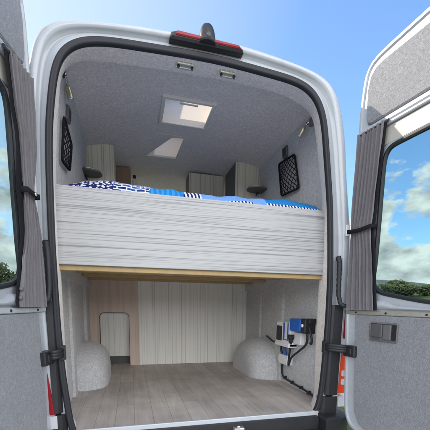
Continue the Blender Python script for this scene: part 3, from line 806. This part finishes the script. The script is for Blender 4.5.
def wall_T(s):
    zdir = V((-s * .0917, 0, 1)).normalized(); nrm = V((-s, 0, -.0917)).normalized()
    return lambda y, n, z: V((wallx(z, s), y, z)) + nrm * n
for s, pts, lab in ((1, [(.791, 1.752), (.54, 1.721), (.491, 1.48), (.768, 1.51)], 'black mesh net pocket on the right wall under a small black vent'), (-1, [(.285, 1.62), (.52, 1.585), (.50, 1.43), (.285, 1.40)], 'black mesh net pocket on the left wall, half hidden by the door opening')):
    T = wall_T(s); cxy = (sum(p[0] for p in pts) / 4, sum(p[1] for p in pts) / 4)
    t = thing('net_pocket', tuple(T(cxy[0], 0, cxy[1])), lab, 'net pocket', 'net pockets on the side walls')
    # rounded corners
    rp = []
    for i in range(4):
        p0, p, p1 = (V((*pts[(i + k) % 4], 0)) for k in (-1, 0, 1))
        a = p + (p0 - p).normalized() * .025; b_ = p + (p1 - p).normalized() * .025
        for q in range(5):
            u = q / 4; r_ = a * (1 - u) ** 2 + p * 2 * u * (1 - u) + b_ * u * u; rp.append((r_.x, r_.y))
    mb = MB(); mb.tube([T(y, .02, z) for y, z in rp], .007, 8, closed=True); mb.build('frame', M['black_fabric'], t)
    mb = MB()
    def bil(u, v):
        A, B, C_, D = (V((*p, 0)) for p in pts)
        r_ = (A * (1 - u) + B * u) * (1 - v) + (D * (1 - u) + C_ * u) * v
        bulge = .02 + .022 * math.sin(math.pi * u) * math.sin(math.pi * v)
        return T(r_.x, bulge, r_.y)
    n = 6
    for k in range(-n + 1, n):                              # diagonal cords both ways
        for sg in (1, -1):
            line = []
            for q in range(13):
                u = q / 12; v = (u if sg > 0 else 1 - u) + k / n
                if 0 <= v <= 1: line.append(bil(u, v))
            if len(line) > 1: mb.tube(line, .0028, 5, cap=False)
    mb.build('netting', M['black_fabric'], t)
for s, y, z, lab in ((1, .70, 1.80, 'small black wall vent above the right hand net pocket'), (-1, .45, 1.71, 'small black wall vent above the left hand net pocket')):
    T = wall_T(s); t = thing('wall_vent', tuple(T(y, 0, z)), lab, 'vent', 'vents on the side walls')
    mb = MB(); mb.prism(rrect(y - .034, z - .038, y + .034, z + .038, .008), .018, .0, T, bev=.004); mb.build('surround', M['mid_grey'], t)
    mb = MB(); mb.prism(rrect(y - .024, z - .028, y + .024, z + .028, .005), .0205, .012, T, bev=.002); mb.build('grille', M['plastic'], t)

# electrics on the right wall
WX = .829
def TW(y, n, z): return V((WX - n, y, z))                    # n = out of the wall
_TW = TW
def TW(y, n, z): return _TW(y - .04, n, z)            # charger sits a little nearer the doors
ch = thing('battery_charger', (WX, .72, .31), 'white battery charger with black grille and blue striped label on the right wall', 'charger')
mb = MB(); mb.prism(rrect(.585, .318, .825, .518, .01), .062, .0, TW, bev=.006); mb.build('case', M['white_plastic'], ch)
mb = MB(); mb.prism(rrect(.722, .362, .815, .482, .004), .0655, .058, TW)
for k in range(7): mb.box((WX - .068, .688, .37 + .0155 * k), (WX - .0655, .769, .376 + .0155 * k))
mb.build('grille', M['plastic'], ch)
mb = MB()
for y, w in ((.675, .022), (.612, .016)): mb.prism([(y, .372), (y + w, .372), (y + w, .512), (y, .512)], .0645, .06, TW)
mb.prism([(.635, .372), (.668, .372), (.668, .38), (.635, .38)], .0645, .06, TW)
mb.build('label', M['label_blue'], ch)
mb = MB(); mb.prism(rrect(.585, .318, .83, .350, .006), .07, .0, TW, bev=.004); mb.build('terminal_cover', M['white_plastic'], ch)
TW = _TW
iv = thing('inverter', (WX, 0.390, .46), 'blue power inverter with a black end cap mounted above the white socket', 'inverter')
mb = MB(); mb.prism(rrect(0.360, .458, 0.515, .552, .012), .085, .0, TW, bev=.006)
for k in range(6): mb.box((WX - .088, 0.370, .468 + .0145 * k), (WX - .085, 0.507, .475 + .0145 * k))
mb.build('case', M['blue'], iv)
mb = MB(); mb.prism(rrect(0.295, .452, 0.359, .558, .008), .082, .0, TW, bev=.006); mb.prism(rrect(0.275, .525, 0.300, .558, .004), .06, .01, TW, bev=.003); mb.build('end_cap', M['plastic'], iv)
mb = MB(); mb.lathe([(.012, 0), (.012, .006), (.009, .008)], TW(0.327, .082, .508), (-1, 0, 0), 14); mb.build('outlet', M['white_plastic'], iv)
sk = thing('wall_socket', (WX, .49, .36), 'white square wall socket with a black plug, right of the charger', 'socket')
mb = MB(); mb.prism(rrect(.43, .352, .545, .445, .006), .032, .0, TW, bev=.004); mb.build('faceplate', M['white_plastic'], sk)
pg = thing('plug', (WX - .05, .545, .395), 'black mains plug pushed into the white wall socket', 'plug')
mb = MB(); mb.prism(rrect(.525, .385, .57, .425, .012), .07, .033, TW, bev=.006); mb.lathe([(.02, 0), (.018, .02), (.01, .035)], TW(.548, .05, .388), (0, 0, -1), 12); mb.build('plug_body', M['plastic'], pg)
jb = thing('junction_box', (WX, .67, .17), 'white junction box low on the wall under the charger', 'box')
mb = MB(); mb.prism(rrect(.595, .165, .755, .245, .008), .05, .0, TW, bev=.005); mb.build('case', M['white_plastic'], jb)
mb = MB()
for y, z in ((.61, .178), (.74, .178), (.61, .232), (.74, .232)):
    mb = MB(); mb.lathe([(.005, 0), (.005, .001)], TW(y, .05, z), (-1, 0, 0), 8); mb.build('screw', M['mid_grey'], jb)
def cable(pts, r, m, label, sub=6):
    P = [TW(*p) for p in pts]; out = []
    for i in range(len(P) - 1):
        p0, p1, p2, p3 = P[max(0, i - 1)], P[i], P[i + 1], P[min(len(P) - 1, i + 2)]
        for j in range(sub):
            t = j / sub; out.append(.5 * ((2 * p1) + (p2 - p0) * t + (2 * p0 - 5 * p1 + 4 * p2 - p3) * t * t + (3 * p1 - p0 - 3 * p2 + p3) * t ** 3))
    out.append(P[-1]); mb = MB(); mb.tube(out, r, 8)
    return mb.build('cable', m, None, origin=tuple(P[0]), label=label, cat='cable', group='cables on the right wall')
cable([(.315, .05, .47), (.305, .055, .44), (.31, .05, .40), (.345, .045, .36), (.42, .05, .31), (.52, .05, .25), (.555, .05, .20), (.575, .045, .175), (.59, .04, .185), (.585, .04, .24), (.565, .045, .30), (.548, .05, .36)], .0085, M['plastic'], 'black lead looping from the blue inverter down and back up to the plug')
cable([(.295, .05, .50), (.272, .05, .46), (.262, .045, .42), (.27, .04, .385), (.285, .04, .39)], .008, M['plastic'], 'short black lead curling off the right end of the blue inverter')
cable([(.665, .03, .32), (.675, .035, .28), (.655, .03, .24)], .012, M['label_blue'], 'short blue cable between the charger and the junction box')
cable([(.745, .03, .32), (.75, .03, .28), (.735, .025, .245)], .008, M['plastic'], 'short black cable left of the blue one, from the charger to the junction box')
cable([(.735, .02, .166), (.735, .02, .12), (.725, .02, .07), (.69, .018, .045), (.60, .016, .038), (.50, .016, .032), (.40, .016, .028), (.30, .016, .02), (.22, .016, .016)], .008, M['plastic'], 'black cable clipped along the foot of the right wall above the floor')
cable([(.84, .035, .335), (.90, .035, .33), (.98, .03, .345), (1.08, .02, .36)], .008, M['plastic'], 'black cable running off behind the right wheel arch from the charger')
for y, z in ((.69, .047), (.56, .036), (.42, .029), (.31, .02)):
    mb = MB(); mb.prism(rrect(y - .010, z - .011, y + .010, z + .013, .004), .028, .0, TW, bev=.003); mb.build('cable_clip', M['plastic'], None, origin=tuple(TW(y, 0, z)), label='small black clip holding the floor level cable to the right wall', cat='cable clip', group='clips along the floor level cable')

# ------------------------------------------------------------------ land outside
def grass_mat(name, a, b_, c, scale):
    m = bpy.data.materials.new(name); m.use_nodes = True; nt = m.node_tree; L = nt.links.new
    p = nt.nodes['Principled BSDF']; p.inputs['Roughness'].default_value = .95; p.inputs['Specular IOR Level'].default_value = .1
    tc = N(nt, 'ShaderNodeTexCoord')
    n1 = N(nt, 'ShaderNodeTexNoise', iScale=scale, iDetail=8.0, iRoughness=.7); L(tc.outputs['Object'], n1.inputs['Vector'])
    r = ramp(nt, [(.35, a), (.5, b_), (.66, c)]); L(n1.outputs['Fac'], r.inputs[0]); L(r.outputs[0], p.inputs['Base Color'])
    n2 = N(nt, 'ShaderNodeTexNoise', iScale=scale * 60, iDetail=3.0); L(tc.outputs['Object'], n2.inputs['Vector'])
    bp = N(nt, 'ShaderNodeBump', iStrength=.8, iDistance=.03); L(n2.outputs['Fac'], bp.inputs['Height']); L(bp.outputs[0], p.inputs['Normal'])
    return m
M['grass'] = grass_mat('meadow_grass', (.085, .11, .04), (.13, .16, .06), (.19, .20, .09), .35)
M['far'] = grass_mat('far_hill_cover', (.085, .10, .09), (.13, .15, .135), (.20, .21, .17), .012)
mb = MB(); rad = [0, 3, 6, 9, 12, 16, 20, 26, 32, 40, 50, 65, 90, 130, 200, 320, 600, 1200]; na = 72
def rise(r): return 0 if r < 12 else (r - 12) * .115 if r < 36 else 2.76 + (r - 36) * .004
loops = []
for r in rad[1:]:
    loops.append([(r * math.cos(2 * math.pi * j / na), 1 + r * math.sin(2 * math.pi * j / na), G + rise(r) + (.12 * mnoise.noise(V((r * .1, j * .5, 0))) if 14 < r < 300 else 0)) for j in range(na)])
ids = mb.rings(loops); mb.face(ids[0], 0, True)
mb.build('ground', M['grass'], None, kind='structure', recalc=True)
mb = MB(); hl = []
for k in range(6):
    t = k / 5; row = []
    for j in range(180):
        a = 2 * math.pi * j / 180; r = 300 + 300 * t
        h = (36 + 16 * mnoise.noise(V((math.cos(a) * 3, math.sin(a) * 3, 0))) + 4 * mnoise.noise(V((math.cos(a) * 12, math.sin(a) * 12, 2)))) * math.sin(t * math.pi / 2)
        row.append((r * math.cos(a), r * math.sin(a), 2.6 + h))
    hl.append(row)
mb.rings(hl); mb.build('hills', M['far'], None, kind='structure')

M['leaf'] = mat('hedge_leaf', (.11, .125, .06), .7, spec=.2, mottle=[(1.2, .35), (9, .25)])
M['leaf2'] = mat('hedge_leaf_olive', (.15, .155, .08), .7, spec=.2, mottle=[(1.2, .35), (9, .25)])
M['bark'] = mat('bark', (.07, .055, .04), .9, mottle=[(20, .3)])
def bush(loc, w, d, h, label, m, n=2600, seed=0, group='bushes at the field edge'):
    rnd = random.Random(seed); t = thing('bush', loc, label, 'bush', group); lx, ly, lz = loc
    mb = MB(); lobes = []
    for k in range(22):
        a = rnd.uniform(0, 6.28); rr = rnd.uniform(.05, .9)
        lobes.append((rr * math.cos(a) * w / 2, rr * math.sin(a) * d / 2, h * rnd.uniform(.10, .76) * (1 - .45 * rr), rnd.uniform(.13, .27)))
    for k in range(n):
        cx, cy, cz, r_ = rnd.choice(lobes)
        v = V((rnd.gauss(0, 1), rnd.gauss(0, 1), rnd.gauss(0, 1))).normalized() * (rnd.random() ** .35)
        p = V((lx + cx + v.x * r_ * w * .62, ly + cy + v.y * r_ * d * .62, lz + max(.03, cz + v.z * r_ * h)))
        a = V((rnd.gauss(0, 1), rnd.gauss(0, 1), rnd.gauss(0, 1))).normalized(); b_ = a.orthogonal().normalized()
        s = rnd.uniform(.06, .14)
        mb.quad(p - a * s * 1.5, p + b_ * s * .6, p + a * s * 1.5, p - b_ * s * .6)
    mb.build('foliage', m, t, recalc=False)
    mb = MB()
    for k in range(5):
        cx, cy, cz, r_ = lobes[k]; mb.tube([(lx + cx * .15, ly + cy * .15, lz - .1), (lx + cx * .5, ly + cy * .5, lz + cz * .5), (lx + cx, ly + cy, lz + cz)], [.07, .045, .02], 6)
    mb.build('stem', M['bark'], t)
CAM = V((-.423, -1.6879, .6507))
def gz(x, y):
    return G + rise(math.hypot(x, y - 1))
for (x, y, w_, d_, h_, m_, lb, n_, sd) in (
    (23.2, 22.6, 6.4, 4.0, 1.75, M['leaf'], 'large dark green bush seen through the right hand door window', 11000, 3),
    (20.6, 24.6, 4.4, 3.0, 1.25, M['leaf2'], 'low olive green bush left of the large dark bush, seen through the right hand window', 2600, 5),
    (25.9, 20.6, 1.6, 1.6, .75, M['leaf2'], 'very small bush right of the large dark bush', 900, 8),
    (-12.6, 30.8, 6.0, 4.0, 2.9, M['leaf'], 'tall dark bush seen through the left hand door window', 4200, 11),
    (-9.4, 31.6, 3.4, 3.0, 1.7, M['leaf2'], 'shorter bush next to the tall dark one, seen through the left hand window', 2000, 13)):
    bush((x, y, gz(x, y) - .05), w_, d_, h_, lb, m_, n_, sd)
# unseen pale ground behind the van, added to bounce sunlight inside
M['bounce_gravel'] = mat('pale_bounce_gravel', (.46, .47, .48), .95, spec=.1, bump=(60, .8, .02), mottle=[(3, .1), (45, .25)])
mb = MB(); gp = [(-9, -11), (-2, -13), (7, -11), (8, -4.5), (2.2, -2.6), (.72, -1.5), (.70, -.4), (.66, .6), (-1.05, .75), (-1.2, 3.6), (-6, 4.5), (-10, 0)]
mb.face([mb.vert((x, y, G + .006)) for x, y in smooth_loop(gp, 5)])
mb.build('unseen_bounce_ground', M['bounce_gravel'], None, kind='structure', recalc=False)

# ------------------------------------------------------------------ sky, sun, camera
CLX, CLY, CLZ = .3, .2, 0
SUN = V((-1, .5, .74)).normalized()
w = bpy.data.worlds.new('World'); sc.world = w; w.use_nodes = True; nt = w.node_tree; L = nt.links.new
bg = nt.nodes['Background']; bg.inputs[1].default_value = .15
sky = N(nt, 'ShaderNodeTexSky'); sky.sky_type = 'NISHITA'; sky.sun_disc = False
sky.sun_elevation = math.asin(SUN.z); sky.sun_rotation = math.atan2(SUN.x, SUN.y)
sky.air_density = 1.0; sky.dust_density = 1.3; sky.ozone_density = 2.0
tc = N(nt, 'ShaderNodeTexCoord'); sp = N(nt, 'ShaderNodeSeparateXYZ'); L(tc.outputs['Generated'], sp.inputs[0])
dz = N(nt, 'ShaderNodeMath', operation='ADD', i1=.16); L(sp.outputs['Z'], dz.inputs[0])
dm = N(nt, 'ShaderNodeMath', operation='MAXIMUM', i1=.03); L(dz.outputs[0], dm.inputs[0])
cb = N(nt, 'ShaderNodeCombineXYZ')
for ax in 'XY':
    dv = N(nt, 'ShaderNodeMath', operation='DIVIDE'); L(sp.outputs[ax], dv.inputs[0]); L(dm.outputs[0], dv.inputs[1]); L(dv.outputs[0], cb.inputs[ax])
mp = N(nt, 'ShaderNodeMapping'); mp.inputs['Location'].default_value = (CLX, CLY, CLZ); mp.inputs['Scale'].default_value = (1, 1, 1.9); L(tc.outputs['Generated'], mp.inputs[0])
n1 = N(nt, 'ShaderNodeTexNoise', iScale=5.5, iDetail=10.0, iRoughness=.55, iDistortion=.1); L(mp.outputs[0], n1.inputs['Vector'])
# coverage falls off with height: cumulus bank low down, clear above
cov = ramp(nt, [(0.0, (.26,) * 3), (.16, (.17,) * 3), (.23, (.06,) * 3), (.32, (.03,) * 3), (.42, (0,) * 3)])
L(sp.outputs['Z'], cov.inputs[0])
hi = N(nt, 'ShaderNodeMapRange'); hi.inputs[1].default_value = .35; hi.inputs[2].default_value = .45; hi.inputs[3].default_value = 0; hi.inputs[4].default_value = .35; L(sp.outputs['Z'], hi.inputs[0])
ad = N(nt, 'ShaderNodeMath', operation='ADD'); L(n1.outputs['Fac'], ad.inputs[0]); L(cov.outputs[0], ad.inputs[1])
sb = N(nt, 'ShaderNodeMath', operation='SUBTRACT'); L(ad.outputs[0], sb.inputs[0]); L(hi.outputs[0], sb.inputs[1])
bk = N(nt, 'ShaderNodeMapRange'); bk.inputs[1].default_value = .05; bk.inputs[2].default_value = -.45; bk.inputs[3].default_value = 0; bk.inputs[4].default_value = .40; L(sp.outputs['Y'], bk.inputs[0])  # extra cloud out of view behind the camera, added to fill the shade
sb2 = N(nt, 'ShaderNodeMath', operation='ADD'); L(sb.outputs[0], sb2.inputs[0]); L(bk.outputs[0], sb2.inputs[1])
cm = N(nt, 'ShaderNodeMapRange'); cm.inputs[1].default_value = .535; cm.inputs[2].default_value = .585; L(sb2.outputs[0], cm.inputs[0])
tn = N(nt, 'ShaderNodeVectorMath', operation='MULTIPLY'); tn.inputs[1].default_value = (.72, .85, .97); L(sky.outputs[0], tn.inputs[0])
n2 = N(nt, 'ShaderNodeTexNoise', iScale=14.0, iDetail=8.0); L(mp.outputs[0], n2.inputs['Vector'])
cc = ramp(nt, [(.34, (1.5, 1.55, 1.65)), (.62, (3.7, 3.6, 3.5))]); L(n2.outputs['Fac'], cc.inputs[0])
mx = N(nt, 'ShaderNodeMix'); mx.data_type = 'RGBA'
cg = N(nt, 'ShaderNodeMapRange'); cg.inputs[1].default_value = 0; cg.inputs[2].default_value = .4; cg.inputs[3].default_value = 1; cg.inputs[4].default_value = 4.0; L(bk.outputs[0], cg.inputs[0])  # brightens the added clouds behind the camera as fill light
cs = N(nt, 'ShaderNodeVectorMath', operation='SCALE'); L(cc.outputs[0], cs.inputs[0]); L(cg.outputs[0], cs.inputs['Scale'])
L(cm.outputs[0], mx.inputs[0]); dt = N(nt, 'ShaderNodeVectorMath', operation='DOT_PRODUCT'); dt.inputs[1].default_value = SUN; L(tc.outputs['Generated'], dt.inputs[0])
vm = N(nt, 'ShaderNodeMapRange'); vm.inputs[1].default_value = .32; vm.inputs[2].default_value = .92; vm.inputs[3].default_value = 0; vm.inputs[4].default_value = .85; L(dt.outputs['Value'], vm.inputs[0])
veil = N(nt, 'ShaderNodeMix'); veil.data_type = 'RGBA'; veil.inputs[7].default_value = (2.05, 2.2, 2.6, 1)      # thin high cloud towards the sun
L(vm.outputs[0], veil.inputs[0]); L(tn.outputs[0], veil.inputs[6]); L(veil.outputs[2], mx.inputs[6]); L(cs.outputs[0], mx.inputs[7])
L(mx.outputs[2], bg.inputs[0])

sl = bpy.data.lights.new('sun', 'SUN'); sl.energy = 2.0; sl.angle = math.radians(.5); sl.color = (1, .87, .70)
so_ = bpy.data.objects.new('sun', sl); COL.objects.link(so_); so_.rotation_euler = SUN.to_track_quat('Z', 'Y').to_euler(); so_.location = (-20, 10, 15)

cd = bpy.data.cameras.new('camera'); co_ = bpy.data.objects.new('camera', cd); COL.objects.link(co_)
YAW, PITCH, ROLL, F = .2576, -.1469, .0136, 316.93
fw = V((math.sin(YAW) * math.cos(PITCH), math.cos(YAW) * math.cos(PITCH), math.sin(PITCH)))
rt = V((math.cos(YAW), -math.sin(YAW), 0)); upv = rt.cross(fw)
r2 = rt * math.cos(ROLL) + upv * math.sin(ROLL); u2 = upv * math.cos(ROLL) - rt * math.sin(ROLL)
R3 = Matrix((r2, u2, -fw)).transposed()
co_.matrix_world = Matrix.Translation(CAM) @ R3.to_4x4()
cd.sensor_fit = 'HORIZONTAL'; cd.sensor_width = 36; cd.lens = 36 * F / 430
cd.shift_x = 0; cd.shift_y = (351.07 - 215) / 430
cd.clip_start = .02; cd.clip_end = 5000
sc.camera = co_
vs = sc.view_settings; vs.view_transform = 'Standard'; vs.look = 'None'; vs.gamma = 1; vs.use_curve_mapping = False; vs.exposure = 1.4
sc.cycles.max_bounces = 10; sc.cycles.diffuse_bounces = 6; sc.cycles.transparent_max_bounces = 12
for o in sc.objects:
    if '_o' in o: del o['_o']
